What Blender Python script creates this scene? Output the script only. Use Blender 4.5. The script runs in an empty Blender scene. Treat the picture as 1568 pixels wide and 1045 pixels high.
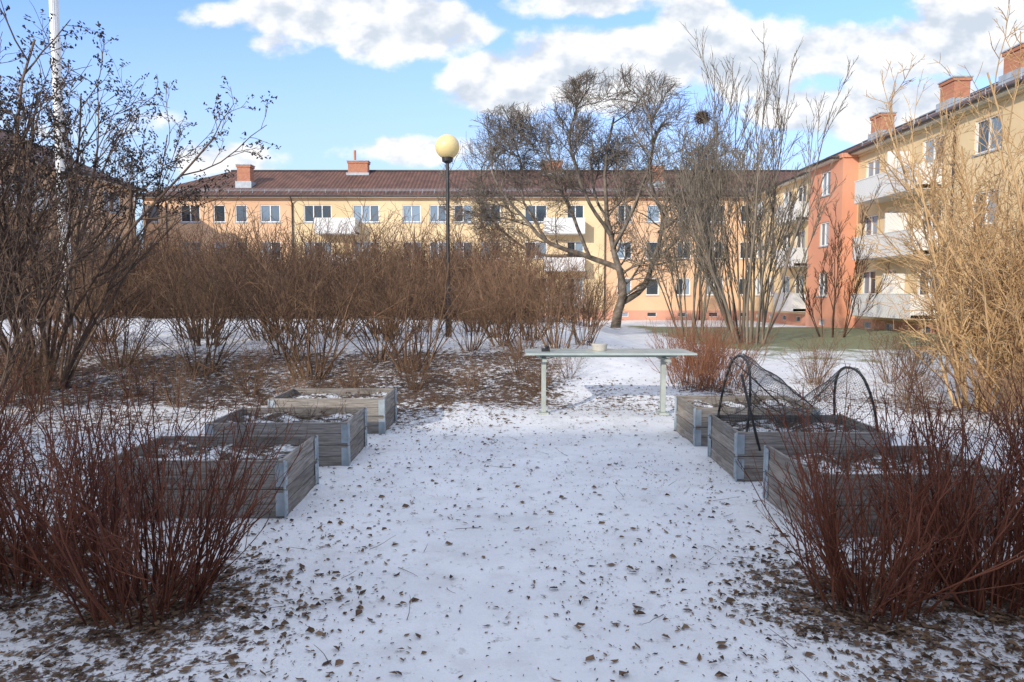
import bpy, math, random
import numpy as np
from mathutils import Vector, noise as mnoise
random.seed(7); np.random.seed(7)
R=random.random
def U(a,b): return a+(b-a)*random.random()
scene=bpy.context.scene
COL=scene.collection
def ss(a,b,x):
    t=max(0.0,min(1.0,(x-a)/(b-a))); return t*t*(3-2*t)

# ------------------------------------------------------------ node helpers
def new_mat(name):
    m=bpy.data.materials.new(name); m.use_nodes=True
    nt=m.node_tree; b=nt.nodes['Principled BSDF']
    return m,nt,b
def nd(nt,typ,**kw):
    n=nt.nodes.new(typ)
    for k,v in kw.items(): setattr(n,k,v)
    return n
def setin(nt,sock,v):
    if isinstance(v,bpy.types.NodeSocket): nt.links.new(v,sock)
    else: sock.default_value=v
def M(nt,op,a,b=None,c=None,clamp=False):
    n=nd(nt,'ShaderNodeMath',operation=op,use_clamp=clamp)
    setin(nt,n.inputs[0],a)
    if b is not None: setin(nt,n.inputs[1],b)
    if c is not None: setin(nt,n.inputs[2],c)
    return n.outputs[0]
def mixc(nt,f,a,b,blend='MIX'):
    n=nd(nt,'ShaderNodeMix',data_type='RGBA',blend_type=blend)
    setin(nt,n.inputs[0],f)
    for s,v in ((n.inputs[6],a),(n.inputs[7],b)):
        if isinstance(v,bpy.types.NodeSocket): nt.links.new(v,s)
        else: s.default_value=(v[0],v[1],v[2],1)
    return n.outputs[2]
def noise(nt,vec,scale,detail=3,rough=0.55):
    n=nd(nt,'ShaderNodeTexNoise'); n.inputs['Scale'].default_value=scale
    n.inputs['Detail'].default_value=detail; n.inputs['Roughness'].default_value=rough
    if vec is not None: nt.links.new(vec,n.inputs['Vector'])
    return n.outputs['Fac']
def mrange(nt,v,a,b,c=0.0,d=1.0,smooth=True):
    n=nd(nt,'ShaderNodeMapRange',interpolation_type='SMOOTHSTEP' if smooth else 'LINEAR')
    setin(nt,n.inputs[0],v)
    for i,x in enumerate((a,b,c,d)): n.inputs[i+1].default_value=x
    return n.outputs[0]
def bump(nt,b,h,strength=0.3,dist=0.02):
    n=nd(nt,'ShaderNodeBump'); n.inputs['Strength'].default_value=strength; n.inputs['Distance'].default_value=dist
    nt.links.new(h,n.inputs['Height']); nt.links.new(n.outputs[0],b.inputs['Normal'])
def coords(nt,kind='Object'):
    return nd(nt,'ShaderNodeTexCoord').outputs[kind]
def stretch(nt,vec,s):
    n=nd(nt,'ShaderNodeMapping'); n.inputs['Scale'].default_value=s
    nt.links.new(vec,n.inputs['Vector']); return n.outputs[0]

def mat_noise(name,c1,c2,scale=4,rough=0.85,bs=0.2,bd=0.01,sc=(1,1,1),detail=4,metal=0.0,objvar=0.0,island=0.0):
    m,nt,b=new_mat(name)
    v=stretch(nt,coords(nt),sc)
    f=mrange(nt,noise(nt,v,scale,detail),0.3,0.7)
    col=mixc(nt,f,c1,c2)
    if objvar>0:
        oi=nd(nt,'ShaderNodeObjectInfo')
        k=M(nt,'MULTIPLY_ADD',oi.outputs['Random'],2*objvar,1-objvar)
        h=nd(nt,'ShaderNodeHueSaturation'); nt.links.new(k,h.inputs['Value']); nt.links.new(col,h.inputs['Color']); col=h.outputs[0]
    if island>0:
        g=nd(nt,'ShaderNodeNewGeometry')
        k=M(nt,'MULTIPLY_ADD',g.outputs['Random Per Island'],2*island,1-island)
        h=nd(nt,'ShaderNodeHueSaturation'); nt.links.new(k,h.inputs['Value']); nt.links.new(col,h.inputs['Color']); col=h.outputs[0]
    nt.links.new(col,b.inputs['Base Color'])
    b.inputs['Roughness'].default_value=rough; b.inputs['Metallic'].default_value=metal
    if bs>0: bump(nt,b,noise(nt,v,scale*4,detail),bs,bd)
    return m
def mat_stem(name,c1,c2,objvar=0.0):
    """thin stems: one tone per branch, drifting a little along the plant"""
    m,nt,b=new_mat(name)
    g=nd(nt,'ShaderNodeNewGeometry'); n=noise(nt,coords(nt),3.0,1)
    f=M(nt,'ADD',M(nt,'MULTIPLY',g.outputs['Random Per Island'],0.8),M(nt,'MULTIPLY_ADD',n,0.8,-0.3),clamp=True)
    if objvar>0:
        oi=nd(nt,'ShaderNodeObjectInfo'); f=M(nt,'ADD',f,M(nt,'MULTIPLY_ADD',oi.outputs['Random'],2*objvar,-objvar),clamp=True)
    nt.links.new(mixc(nt,f,c1,c2),b.inputs['Base Color']); b.inputs['Roughness'].default_value=0.75; b.inputs['Specular IOR Level'].default_value=0.25
    return m

# ------------------------------------------------------------ mesh builder
def link(o,parent=None):
    COL.objects.link(o)
    if parent: o.parent=parent
    return o
def empty(name,loc=(0,0,0)):
    e=bpy.data.objects.new(name,None); e.location=loc; e.empty_display_size=0.2
    return link(e)
class MB:
    def __init__(s): s.v=[]; s.f=[]
    def quad(s,a,b,c,d):
        i=len(s.v); s.v+= [tuple(a),tuple(b),tuple(c),tuple(d)]; s.f.append((i,i+1,i+2,i+3))
    def tri(s,a,b,c):
        i=len(s.v); s.v+= [tuple(a),tuple(b),tuple(c)]; s.f.append((i,i+1,i+2))
    def hexa(s,P):
        i=len(s.v); s.v+=[tuple(p) for p in P]
        for q in ((0,3,2,1),(4,5,6,7),(0,1,5,4),(1,2,6,5),(2,3,7,6),(3,0,4,7)):
            s.f.append(tuple(i+k for k in q))
    def box(s,x0,x1,y0,y1,z0,z1):
        s.hexa([(x0,y0,z0),(x1,y0,z0),(x1,y1,z0),(x0,y1,z0),(x0,y0,z1),(x1,y0,z1),(x1,y1,z1),(x0,y1,z1)])
    def fbox(s,F,u0,u1,z0,z1,n0,n1):
        P=[F(u0,z0,n1),F(u1,z0,n1),F(u1,z0,n0),F(u0,z0,n0),F(u0,z1,n1),F(u1,z1,n1),F(u1,z1,n0),F(u0,z1,n0)]
        s.hexa(P)
    def cyl(s,p,q,r0,r1,n=12,caps=True):
        p=Vector(p);q=Vector(q);d=(q-p).normalized()
        a=d.orthogonal().normalized(); b=d.cross(a)
        i=len(s.v)
        for (c,r) in ((p,r0),(q,r1)):
            for k in range(n):
                t=2*math.pi*k/n; s.v.append(tuple(c+a*r*math.cos(t)+b*r*math.sin(t)))
        for k in range(n):
            k2=(k+1)%n; s.f.append((i+k,i+k2,i+n+k2,i+n+k))
        if caps:
            s.f.append(tuple(i+k for k in range(n))[::-1]); s.f.append(tuple(i+n+k for k in range(n)))
    def obj(s,name,mat,parent=None,smooth=False,bevel=0.0):
        me=bpy.data.meshes.new(name); me.from_pydata(s.v,[],s.f); me.update()
        o=bpy.data.objects.new(name,me); me.materials.append(mat)
        if smooth: me.polygons.foreach_set('use_smooth',[True]*len(me.polygons))
        link(o,parent)
        if bevel>0:
            md=o.modifiers.new('b','BEVEL'); md.width=bevel; md.segments=2; md.limit_method='ANGLE'
        return o

# ------------------------------------------------------------ tubes (branches)
class Tubes:
    def __init__(s): s.g={}; s.tips=[]; s.cnt=0
    def add(s,pts,r0,r1):
        s.g.setdefault(len(pts),[]).append((pts,r0,r1)); s.cnt+=1
    def mesh(s,name,mat,sides=3):
        V=[];F=[];off=0
        for n,lst in s.g.items():
            P=np.array([a[0] for a in lst],dtype=np.float32)
            m=len(lst)
            r0=np.array([a[1] for a in lst]);r1=np.array([a[2] for a in lst])
            t=np.linspace(0,1,n)[None,:]
            Rr=(r0[:,None]*(1-t)+r1[:,None]*t)
            T=np.gradient(P,axis=1); T/=np.linalg.norm(T,axis=2,keepdims=True)+1e-9
            tot=P[:,-1]-P[:,0]
            ref=np.zeros((m,3)); vert=np.abs(tot[:,2])>np.linalg.norm(tot[:,:2],axis=1)
            ref[vert,0]=1; ref[~vert,2]=1
            S=np.cross(T,ref[:,None,:]); S/=np.linalg.norm(S,axis=2,keepdims=True)+1e-9
            W=np.cross(T,S)
            k=np.arange(sides)*2*math.pi/sides
            ring=P[:,:,None,:]+Rr[:,:,None,None]*(np.cos(k)[None,None,:,None]*S[:,:,None,:]+np.sin(k)[None,None,:,None]*W[:,:,None,:])
            V.append(ring.reshape(-1,3))
            base=(np.arange(m)*n*sides)[:,None,None]+(np.arange(n-1)*sides)[None,:,None]
            a=base+np.arange(sides)[None,None,:]; b=base+((np.arange(sides)+1)%sides)[None,None,:]
            q=np.stack([a,b,b+sides,a+sides],axis=-1).reshape(-1,4)+off
            F.append(q); off+=m*n*sides
        V=np.concatenate(V).astype(np.float32); F=np.concatenate(F).astype(np.int32)
        me=bpy.data.meshes.new(name)
        me.vertices.add(len(V)); me.vertices.foreach_set('co',V.ravel())
        me.loops.add(F.size); me.loops.foreach_set('vertex_index',F.ravel())
        me.polygons.add(len(F)); me.polygons.foreach_set('loop_start',np.arange(len(F),dtype=np.int32)*4)
        me.polygons.foreach_set('loop_total',np.full(len(F),4,dtype=np.int32))
        me.polygons.foreach_set('use_smooth',np.ones(len(F),dtype=bool))
        me.update(calc_edges=True); me.materials.append(mat)
        return me
def nrm(d):
    l=math.sqrt(d[0]*d[0]+d[1]*d[1]+d[2]*d[2])+1e-9
    return (d[0]/l,d[1]/l,d[2]/l)
def wander(p,d,L,n,jit,trop):
    pts=[p];dirs=[d];st=L/(n-1)
    for i in range(n-1):
        d=nrm((d[0]+U(-jit,jit),d[1]+U(-jit,jit),d[2]+U(-jit,jit)+trop))
        p=(p[0]+d[0]*st,p[1]+d[1]*st,p[2]+d[2]*st)
        pts.append(p);dirs.append(d)
    return pts,dirs
def dev(d,ang):
    v=Vector(d); o=v.orthogonal().normalized(); w=v.cross(o); a=U(0,2*math.pi)
    s=o*math.cos(a)+w*math.sin(a)
    r=v*math.cos(ang)+s*math.sin(ang); return (r.x,r.y,r.z)
def lerp3(a,b,t): return tuple(a[i]+(b[i]-a[i])*t for i in range(3))
def spawn(T,pts,dirs,L,r,lev,P):
    if lev>=len(P): T.tips.append((pts[-1],dirs[-1])); return
    q=P[lev]; n=len(pts)
    k=q['k']; k=int(k)+(1 if R()<k-int(k) else 0)
    for j in range(k):
        t=q.get('t0',0.3)+(1-q.get('t0',0.3))*(j+R())/k
        f=t*(n-1); i=min(n-2,int(f))
        p=lerp3(pts[i],pts[i+1],f-i)
        d=dev(dirs[i+1],math.radians(U(*q['ang'])))
        o=q.get('out')
        if o:
            c=q['cen']; w=nrm((p[0]-c[0],p[1]-c[1],p[2]-c[2])); d=nrm((d[0]+o*w[0],d[1]+o*w[1],d[2]+o*w[2]))
        l=(q['len'] if q.get('abs') else L*q['len'])*U(0.6,1.2)*(1-q.get('fall',0.35)*t)
        l=max(l,q.get('lmin',0)*U(.7,1.2))
        rr=max(q.get('rmin',0.002),r*q['r']*(1-0.5*t))
        pp,dd=wander(p,d,l,q['n'],q['jit'],q.get('trop',0.0))
        if 'env' in q and not q['env'](pp[-1]):
            l*=0.55; pp,dd=wander(p,d,l,q['n'],q['jit'],q.get('trop',0.0))
            if not q['env'](pp[-1]) and R()<.75: continue
        T.add(pp,rr,max(q.get('rmin',0.002)*0.6,rr*0.45))
        spawn(T,pp,dd,l,rr,lev+1,P)

# ------------------------------------------------------------ terrain
def H(x,y):
    side=1-ss(1.6,4.2,x)
    m=0.50*ss(8.6,13.5,y)*side*(1-ss(31,45,y))
    z=m-0.55*ss(29,47,y)
    if x>4: z-=0.22*ss(4,10,x)*ss(16,30,y)*(1-ss(29,47,y))
    return z
def Hn(x,y):
    z=H(x,y)
    if -25<x<25 and 0<y<40:
        a=0.022 if y<8 else 0.05
        z+=a*mnoise.noise(Vector((x*0.9,y*0.9,0)))+0.010*mnoise.noise(Vector((x*4,y*4,3)))
    return z
def gz(x,y): return Hn(x,y)
LZ=[(-1.75,3.2,.75,1.0),(-2.8,3.6,1.0,1.0),(-2.9,2.4,1.1,.95),(-1.8,2.4,.9,.8),(1.75,3.2,.7,1.0),(2.5,3.1,.9,1.0),(2.9,2.5,1.1,.95),(1.8,2.4,.8,.8),(-2.6,6,1.2,.4),(-4.5,5.5,2,.75),(-5,8,2,.75),(5.5,9,1.6,.8),(3.1,10.2,.9,.85),(4.8,7.5,1.5,.55),(1.4,9.3,1.2,.65),(4.9,11,.8,.6),(-1.6,9.0,1.7,.9)]
def litter(x,y):
    v=0.0
    for (a,b,r,s) in LZ:
        d=((x-a)**2+(y-b)**2)/(r*r)
        if d<6: v=max(v,s*math.exp(-d*0.9))
    v=max(v,0.93*ss(7.9,9.3,y)*(1-ss(11.8,13.8,y))*(1-ss(0.3,1.6,x)))
    v=max(v,0.42*ss(11,13,y)*(1-ss(15,22,y))*(1-ss(0,2,x)))
    return v
def grass(x,y):
    return ss(4.2,6.5,x)*(0.55*ss(11,16,y)+0.45*ss(17,20,y))*(1-ss(36,42,y))
def axis(lo,hi,c0,c1,fine,grow):
    a=list(np.arange(c0,c1,fine)); s=fine; x=a[-1]
    while x<hi: s*=grow; x+=s; a.append(x)
    s=fine; x=c0; pre=[]
    while x>lo: s*=grow; x-=s; pre.append(x)
    return pre[::-1]+a
xs=axis(-400,400,-6,6,0.08,1.06); ys=axis(-300,600,1.8,12,0.08,1.05)
verts=[(x,y,Hn(x,y)) for y in ys for x in xs]
nx=len(xs); faces=[(j*nx+i,j*nx+i+1,(j+1)*nx+i+1,(j+1)*nx+i) for j in range(len(ys)-1) for i in range(nx-1)]
me=bpy.data.meshes.new('ground'); me.from_pydata(verts,[],faces)
me.polygons.foreach_set('use_smooth',[True]*len(faces))
at=me.attributes.new('litter','FLOAT','POINT'); at.data.foreach_set('value',[litter(v[0],v[1]) for v in verts])
at=me.attributes.new('grass','FLOAT','POINT'); at.data.foreach_set('value',[grass(v[0],v[1]) for v in verts])
ground=link(bpy.data.objects.new('ground',me))
m,nt,b=new_mat('snow_ground')
co=coords(nt)
lit=nd(nt,'ShaderNodeAttribute',attribute_name='litter').outputs['Fac']
gr=nd(nt,'ShaderNodeAttribute',attribute_name='grass').outputs['Fac']
n1=noise(nt,co,11,4,0.7); n2=noise(nt,co,1.3,3,0.6); n3=noise(nt,co,55,2,0.6); n4=noise(nt,co,3.5,3,0.6)
snow=mixc(nt,mrange(nt,n2,0.3,0.7),(0.70,0.72,0.755),(0.80,0.82,0.85))
snow=mixc(nt,mrange(nt,n4,0.48,0.70,0,0.35),snow,(0.52,0.515,0.52))
soil=mixc(nt,mrange(nt,n3,0.3,0.7),(0.040,0.026,0.019),(0.15,0.10,0.072))
g2=mixc(nt,mrange(nt,n3,0.3,0.7),(0.08,0.10,0.03),(0.21,0.22,0.08))
thr=M(nt,'ADD',M(nt,'ADD',M(nt,'MULTIPLY',n1,0.75),M(nt,'MULTIPLY',n2,0.3)),M(nt,'MULTIPLY_ADD',n3,0.35,-0.18))
f=mrange(nt,M(nt,'ADD',thr,M(nt,'MULTIPLY',lit,0.36)),0.73,0.85)
f=M(nt,'MULTIPLY',f,mrange(nt,lit,0.02,0.25))
sp=mrange(nt,M(nt,'ADD',n1,M(nt,'MULTIPLY_ADD',n3,.3,-.15)),0.59,0.71,0,0.38)
f=M(nt,'MAXIMUM',f,sp)
col=mixc(nt,f,snow,soil)
gm=mrange(nt,M(nt,'ADD',M(nt,'ADD',n2,M(nt,'MULTIPLY',n1,0.6)),M(nt,'MULTIPLY',gr,0.62)),1.02,1.32,0,0.9)
gm=M(nt,'MULTIPLY',gm,mrange(nt,gr,0.0,0.15))
col=mixc(nt,gm,col,g2)
nt.links.new(col,b.inputs['Base Color']); b.inputs['Roughness'].default_value=0.8
b.inputs['Specular IOR Level'].default_value=0.15
bump(nt,b,M(nt,'ADD',M(nt,'MULTIPLY',n1,0.6),M(nt,'MULTIPLY',n3,0.4)),0.7,0.02)
me.materials.append(m)

# ------------------------------------------------------------ leaves on ground
def leaf_mesh(name,pos,mat,parent=None,smin=0.015,smax=0.042,tilt=0.5):
    mb=MB()
    for (x,y,z) in pos:
        s=smin+(smax-smin)*R()**1.8; a=U(0,6.283); w=s*U(0.25,0.75); c,sn=math.cos(a),math.sin(a)
        tz=U(-tilt,tilt)*s; fz=U(0.0,0.8)*s
        def P(u,v,h): return (x+u*c-v*sn,y+u*sn+v*c,z+h)
        A=P(-s,0,0.002+abs(tz)*0.3);B=P(s,0,0.004+abs(tz))
        C=P(-.45*s,w*U(.5,1),0.004+fz);E=P(.45*s,w*U(.3,1),0.004+fz*.7)
        D=P(-.4*s,-w*U(.5,1),0.003+fz*U(0,1));G=P(.5*s,-w*U(.3,.9),0.003+fz*U(0,1))
        i=len(mb.v); mb.v+=[A,D,G,B,E,C]; mb.f+=[(i,i+1,i+2,i+3),(i,i+3,i+4,i+5)]
    return mb.obj(name,mat,parent)
leafm=mat_stem('dry_leaf',(0.045,0.027,0.019),(0.26,0.165,0.10))
pos=[]
while len(pos)<46000:
    y=U(1.9,14.5); x=U(-1,1)*(1.2+0.80*y)
    if y>6 and R()<.35: continue
    l=litter(x,y); pr=0.045+1.0*l*l+0.22*l
    if mnoise.noise(Vector((x*1.7,y*1.7,5)))<-.05: pr*=0.45
    if R()<pr: pos.append((x,y,gz(x,y)+0.002))
leaf_mesh('fallen_leaves',pos,leafm,smin=.007,smax=.027)
pos=[]
while len(pos)<18000:
    y=U(2.0,10); x=U(-1,1)*(1.2+0.78*y)
    if mnoise.noise(Vector((x*0.8,y*0.8,9)))+0.45+litter(x,y)>R()*0.9: pos.append((x,y,gz(x,y)+0.001))
leaf_mesh('fallen_debris',pos,leafm,smin=0.003,smax=0.011)
T=Tubes()
for i in range(1000):
    y=U(2.2,12); x=U(-1,1)*(1+0.75*y)
    if litter(x,y)<R()*.8 and R()<0.9: continue
    a=U(0,6.28); pts,_=wander((x,y,0),(math.cos(a),math.sin(a),0),U(0.04,0.22),5,0.25,0)
    l0=U(0,.05)
    pts=[(p[0],p[1],gz(p[0],p[1])+0.006+l0*j/4) for j,p in enumerate(pts)]; T.add(pts,0.0022,0.001)
twm=mat_stem('twig_bark',(0.07,0.05,0.035),(0.17,0.125,0.09))
link(bpy.data.objects.new('fallen_twigs',T.mesh('fallen_twigs',twm)))

# ------------------------------------------------------------ bark materials
bark_red =mat_stem('red_stem_bark',(0.070,0.023,0.016),(0.27,0.100,0.058),.1)
bark_hedge=mat_stem('hedge_bark',(0.085,0.050,0.031),(0.33,0.205,0.125),.2)
bark_far =mat_stem('thicket_bark',(0.055,0.032,0.022),(0.20,0.115,0.070),.2)
bark_gold=mat_stem('pale_bark',(0.34,0.200,0.090),(0.66,0.46,0.25))
bark_tree=mat_noise('tree_bark',(0.085,0.071,0.058),(0.24,0.20,0.16),3,0.9,0.3,0.02,island=0.25,detail=2)
bark_grey=mat_stem('grey_bark',(0.095,0.080,0.062),(0.28,0.235,0.18))
bark_left=mat_stem('left_bark',(0.055,0.038,0.030),(0.19,0.13,0.095))
seed_m=mat_stem('seed_heads',(0.03,0.025,0.022),(0.09,0.07,0.06))
bark_orange=mat_stem('orange_stem_bark',(0.14,0.055,0.03),(0.33,0.16,0.09))

def shrub_mesh(name,mat,h,stems,base,spread,P,r0=0.009,jit=0.10,trop=0.06,n=8,sides=3,hv=(0.6,1.05)):
    T=Tubes()
    for i in range(stems):
        a=U(0,6.283); rr=base*math.sqrt(R())
        tilt=math.radians(spread)*(R()**0.8); a2=a+U(-0.6,0.6)
        p=(rr*math.cos(a),rr*math.sin(a),-0.03)
        d=(math.sin(tilt)*math.cos(a2),math.sin(tilt)*math.sin(a2),math.cos(tilt))
        L=h*U(*hv); r=r0*U(0.6,1.2)
        pts,dirs=wander(p,d,L,n,jit,trop); T.add(pts,r,r*0.4)
        spawn(T,pts,dirs,L,r,0,P)
    return T.mesh(name,mat,sides),T

Pr=[dict(k=4.2,t0=0.2,ang=(14,40),len=0.42,r=0.7,n=5,jit=0.15,trop=0.07,rmin=0.0023,fall=0.5),
    dict(k=2.0,t0=0.3,ang=(18,45),len=0.42,r=0.7,n=4,jit=0.16,trop=0.05,rmin=0.0018)]
red=[shrub_mesh('red_shrub_mesh%d'%i,bark_red,1.0,st,0.26,45,Pr,0.0060,0.13,0.05,8,3,(0.42,1.14))[0] for i,st in enumerate((140,120,150))]
def place(name,me,x,y,s=1.0,rz=None,parent=None,sz=None,dz=0):
    o=bpy.data.objects.new(name,me); o.location=(x,y,gz(x,y)+dz)
    o.rotation_euler=(0,0,U(0,6.28) if rz is None else rz); o.scale=(s,s,s if sz is None else sz)
    return link(o,parent)
for k,(x,y,s) in enumerate([(-1.76,3.2,1.0),(-2.6,3.5,1.02),(-3.2,3.4,1.02),(-3.9,4.5,1.05),(1.76,3.25,.95),(2.35,3.3,1.0),(2.95,3.3,1.0),(3.5,4.0,1.0)]):
    place('red_stem_shrub',red[k%3],x,y,s)

# hedge shrubs
Ph=[dict(k=6.5,t0=0.28,ang=(20,55),len=0.42,r=0.6,n=5,jit=0.22,trop=0.02,rmin=0.0044,fall=0.45),
    dict(k=4,t0=0.2,ang=(22,60),len=0.5,r=0.65,n=4,jit=0.24,trop=0.02,rmin=0.0036)]
hed=[shrub_mesh('hedge_shrub_mesh%d'%i,bark_hedge,2.25,st,0.27,44,Ph,0.0145,0.15,0.02,8,3,(0.5,1.15))[0] for i,st in enumerate((27,21,31,24,29))]
Pf=[dict(k=7,t0=0.15,ang=(18,48),len=0.42,r=0.65,n=4,jit=0.18,trop=0.05,rmin=0.008,fall=0.4),
    dict(k=4,t0=0.2,ang=(20,55),len=0.5,r=0.65,n=3,jit=0.2,trop=0.04,rmin=0.007)]
far=[shrub_mesh('thicket_mesh%d'%i,bark_far,3.1,55,0.9,34,Pf,0.02,0.12,0.03,6,3,(0.4,1.08))[0] for i in range(3)]
h1=empty('bare_hedge')
k=0
for (x,y,s) in [(-6.5,11.2,.68),(-4.95,10.9,.9),(-3.15,10.7,1.05),(-2.3,11.9,.9),(-1.62,11.0,.95),(-.75,12.4,.6),(-4.1,12.3,1.05),(-5.8,13,.9),
    (-8.4,14,1.05),(-6.9,15,1.22),(-5.3,14.6,1.05),(-3.9,15.2,1.25),(-2.75,14.6,1.05),(-0.3,15.4,.9),(-10,15.5,1.15),(-4.7,17,1.3),(-2.2,17.6,1.25),(-7.6,16.8,1.1),(-.9,17.8,1.1),(-3.3,17.4,1.15),(-6.0,17.5,1.2)]:
    place('shrub',hed[k%5],x,y,s,parent=h1); k+=1
h2=empty('bare_hedge')
for (x,y,s) in [(0.2,12.4,.82),(0.85,12.2,.8),(1.4,13.3,.74),(0.4,14.3,.88),(-.2,13.3,.75)]:
    place('shrub',hed[k%5],x,y,s,parent=h2); k+=1
h3=empty('thicket')
x=-27
while x<-1.0:
    for yy in (27,29.5,32): 
        place('shrub',far[k%3],x+U(-.5,.5),yy+U(-1,1)*0.9,U(0.75,1.14),parent=h3); k+=1
    x+=1.5
for (x,y,s) in [(-1.5,24,.8),(0,23,.8),(1.2,24,.75),(2.4,23.5,.65),(-3,26,.9),(0.5,26.5,.85),(-.8,22,.7)]:
    place('shrub',far[k%3],x,y,s,parent=h3); k+=1

Po=[dict(k=3.5,t0=0.2,ang=(12,38),len=0.45,r=0.7,n=4,jit=0.16,trop=0.06,rmin=0.003,fall=0.4),dict(k=1.5,t0=.3,ang=(15,40),len=.4,r=.7,n=3,jit=.1,trop=.05,rmin=0.0025)]
org,_=shrub_mesh('orange_shrub_mesh',bark_orange,1.0,95,0.38,42,Po,0.006,0.15,0.035,6,3,(.35,1.15))
for (x,y,s) in [(2.75,10.2,1.0),(3.35,10.7,.9),(3.0,11.6,.9),(3.9,13.5,1.0),(-7.6,12.2,.85),(-8.8,12.8,.8),(-8.3,11,.7)]:
    place('orange_stem_shrub',org,x,y,s)
for (x,y,s) in [(5.0,11.2,.42),(5.6,9.6,.35),(7.4,12.5,.5),(0.4,9.9,.28),(-0.6,9.8,.3),(-3.7,9.6,.4),(-6.9,9.2,.45),(-5.3,9.5,.4),(-2.2,9.4,.33),(4.3,9.4,.3),
      (-1.4,9.9,.3),(-4.4,8.9,.33),(-2.9,8.9,.25),(0.1,10.8,.35),(0.9,10.6,.3),(-6.0,8.6,.45),(-7.2,10.4,.5),(4.9,8.3,.3),(5.6,7.6,.4),(6.4,11.5,.45)]:
    place('low_bare_shrub',hed[k%5],x,y,s); k+=1

Pg=[dict(k=9,t0=0.12,ang=(18,50),len=0.38,r=0.6,n=6,jit=0.2,trop=0.06,rmin=0.006,fall=0.45),
    dict(k=5.5,t0=0.2,ang=(20,55),len=0.45,r=0.65,n=4,jit=0.2,trop=0.04,rmin=0.0046),
    dict(k=3,t0=0.3,ang=(20,55),len=0.5,r=0.7,n=3,jit=0.18,trop=0.03,rmin=0.0038)]
gold=[shrub_mesh('pale_shrub_mesh%d'%i,bark_gold,4.1,30,0.3,38,Pg,0.022,0.10,0.025,9,3,(0.4,1.05))[0] for i in range(2)]
for (x,y,s,i) in [(6.2,8.9,1.0,0),(7.0,8.3,1.02,1),(7.9,10.4,1.15,0),(6.3,8.0,.6,1),(6.9,9.6,.7,0)]:
    place('pale_branched_shrub',gold[i],x,y,s)

Pl=[dict(k=8,t0=0.25,ang=(20,50),len=0.40,r=0.55,n=6,jit=0.20,trop=0.06,rmin=0.007,fall=0.4),
    dict(k=5,t0=0.2,ang=(20,55),len=0.5,r=0.6,n=5,jit=0.22,trop=0.05,rmin=0.005),
    dict(k=3,t0=0.3,ang=(20,55),len=0.5,r=0.65,n=3,jit=0.2,trop=0.05,rmin=0.004)]
def seeds(T,parent,n,zmin):
    mb=MB(); tips=[t for t in T.tips if t[0][2]>zmin]; random.shuffle(tips)
    for (p,d) in tips[:n]:
        for j in range(8):
            c=Vector(p)+Vector(d)*U(-0.03,0.12)+Vector((U(-.03,.03),U(-.03,.03),U(-.03,.03)))
            e=Vector((U(-1,1),U(-1,1),U(-1,1))).normalized()*0.026; g=e.orthogonal().normalized()*0.012
            mb.quad(c-e,c+g,c+e,c-g)
    return mb.obj('seed_heads',seed_m,parent)
T=Tubes()
for i in range(22):
    a=U(0,6.28); tilt=math.radians(U(3,33)); ax=math.cos(a)*0.9+0.15
    d=nrm((math.sin(tilt)*ax,math.sin(tilt)*math.sin(a),math.cos(tilt)))
    L=U(3.2,5.3); pts,dirs=wander((0.25*math.cos(a),0.25*math.sin(a),-0.05),d,L,10,0.11,0.015)
    r=U(0.024,0.05); T.add(pts,r,r*0.35); spawn(T,pts,dirs,L,r,0,Pl)
o=bpy.data.objects.new('lilac_tree',T.mesh('lilac_tree',bark_left,3)); o.location=(-6.9,10.0,gz(-6.9,10)); link(o)
seeds(T,o,1700,2.6)
T=Tubes()
for i in range(22):
    a=U(0,6.28); tilt=math.radians(U(3,28))
    d=(math.sin(tilt)*math.cos(a),math.sin(tilt)*math.sin(a),math.cos(tilt))
    L=U(2.2,4.0); pts,dirs=wander((0.3*math.cos(a),0.3*math.sin(a),-0.05),d,L,9,0.11,0.02)
    r=U(0.014,0.025); T.add(pts,r,r*0.35); spawn(T,pts,dirs,L,r,0,Pl[:2])
ml=T.mesh('tall_bare_shrub',bark_left,3)
for (x,y,s) in [(-6.3,7.8,.85),(-7.5,8.4,1.15),(-9.5,11.5,1.1)]:
    place('tall_bare_shrub',ml,x,y,s)

# ------------------------------------------------------------ central tree
S=30/1045.
def limb(T,pts,r0,r1,P=None,n=14):
    Q=[Vector((a*S,c,b*S)) for a,b,c in pts]
    Q=[Q[0]*2-Q[1]]+Q+[Q[-1]*2-Q[-2]]
    out=[]
    seg=len(Q)-3
    for i in range(n):
        f=i/(n-1)*seg; j=min(seg-1,int(f)); t=f-j
        a,b_,c,d=Q[j],Q[j+1],Q[j+2],Q[j+3]
        p=0.5*((2*b_)+(c-a)*t+(2*a-5*b_+4*c-d)*t*t+(3*b_-a-3*c+d)*t**3)
        p+=Vector((U(-1,1),U(-1,1),U(-1,1)))*0.06*(0.3+f/seg)
        out.append(tuple(p))
    dirs=[nrm(tuple(Vector(out[min(n-1,i+1)])-Vector(out[max(0,i-1)]))) for i in range(n)]
    T.add(out,r0,r1)
    L=sum((Vector(out[i+1])-Vector(out[i])).length for i in range(n-1))
    if P: spawn(T,out,dirs,L,(r0+r1)*0.5,0,P)
def env(p):
    x,y,z=p
    return ((x-0.2)/5.3)**2+(y/5.0)**2+((z-6.5)/4.7)**2<1.0 or ((x+4.1)/3.9)**2+(y/3.4)**2+((z-6.2)/3.6)**2<1.0
CEN=(-1.2,0,4.6)
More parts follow.
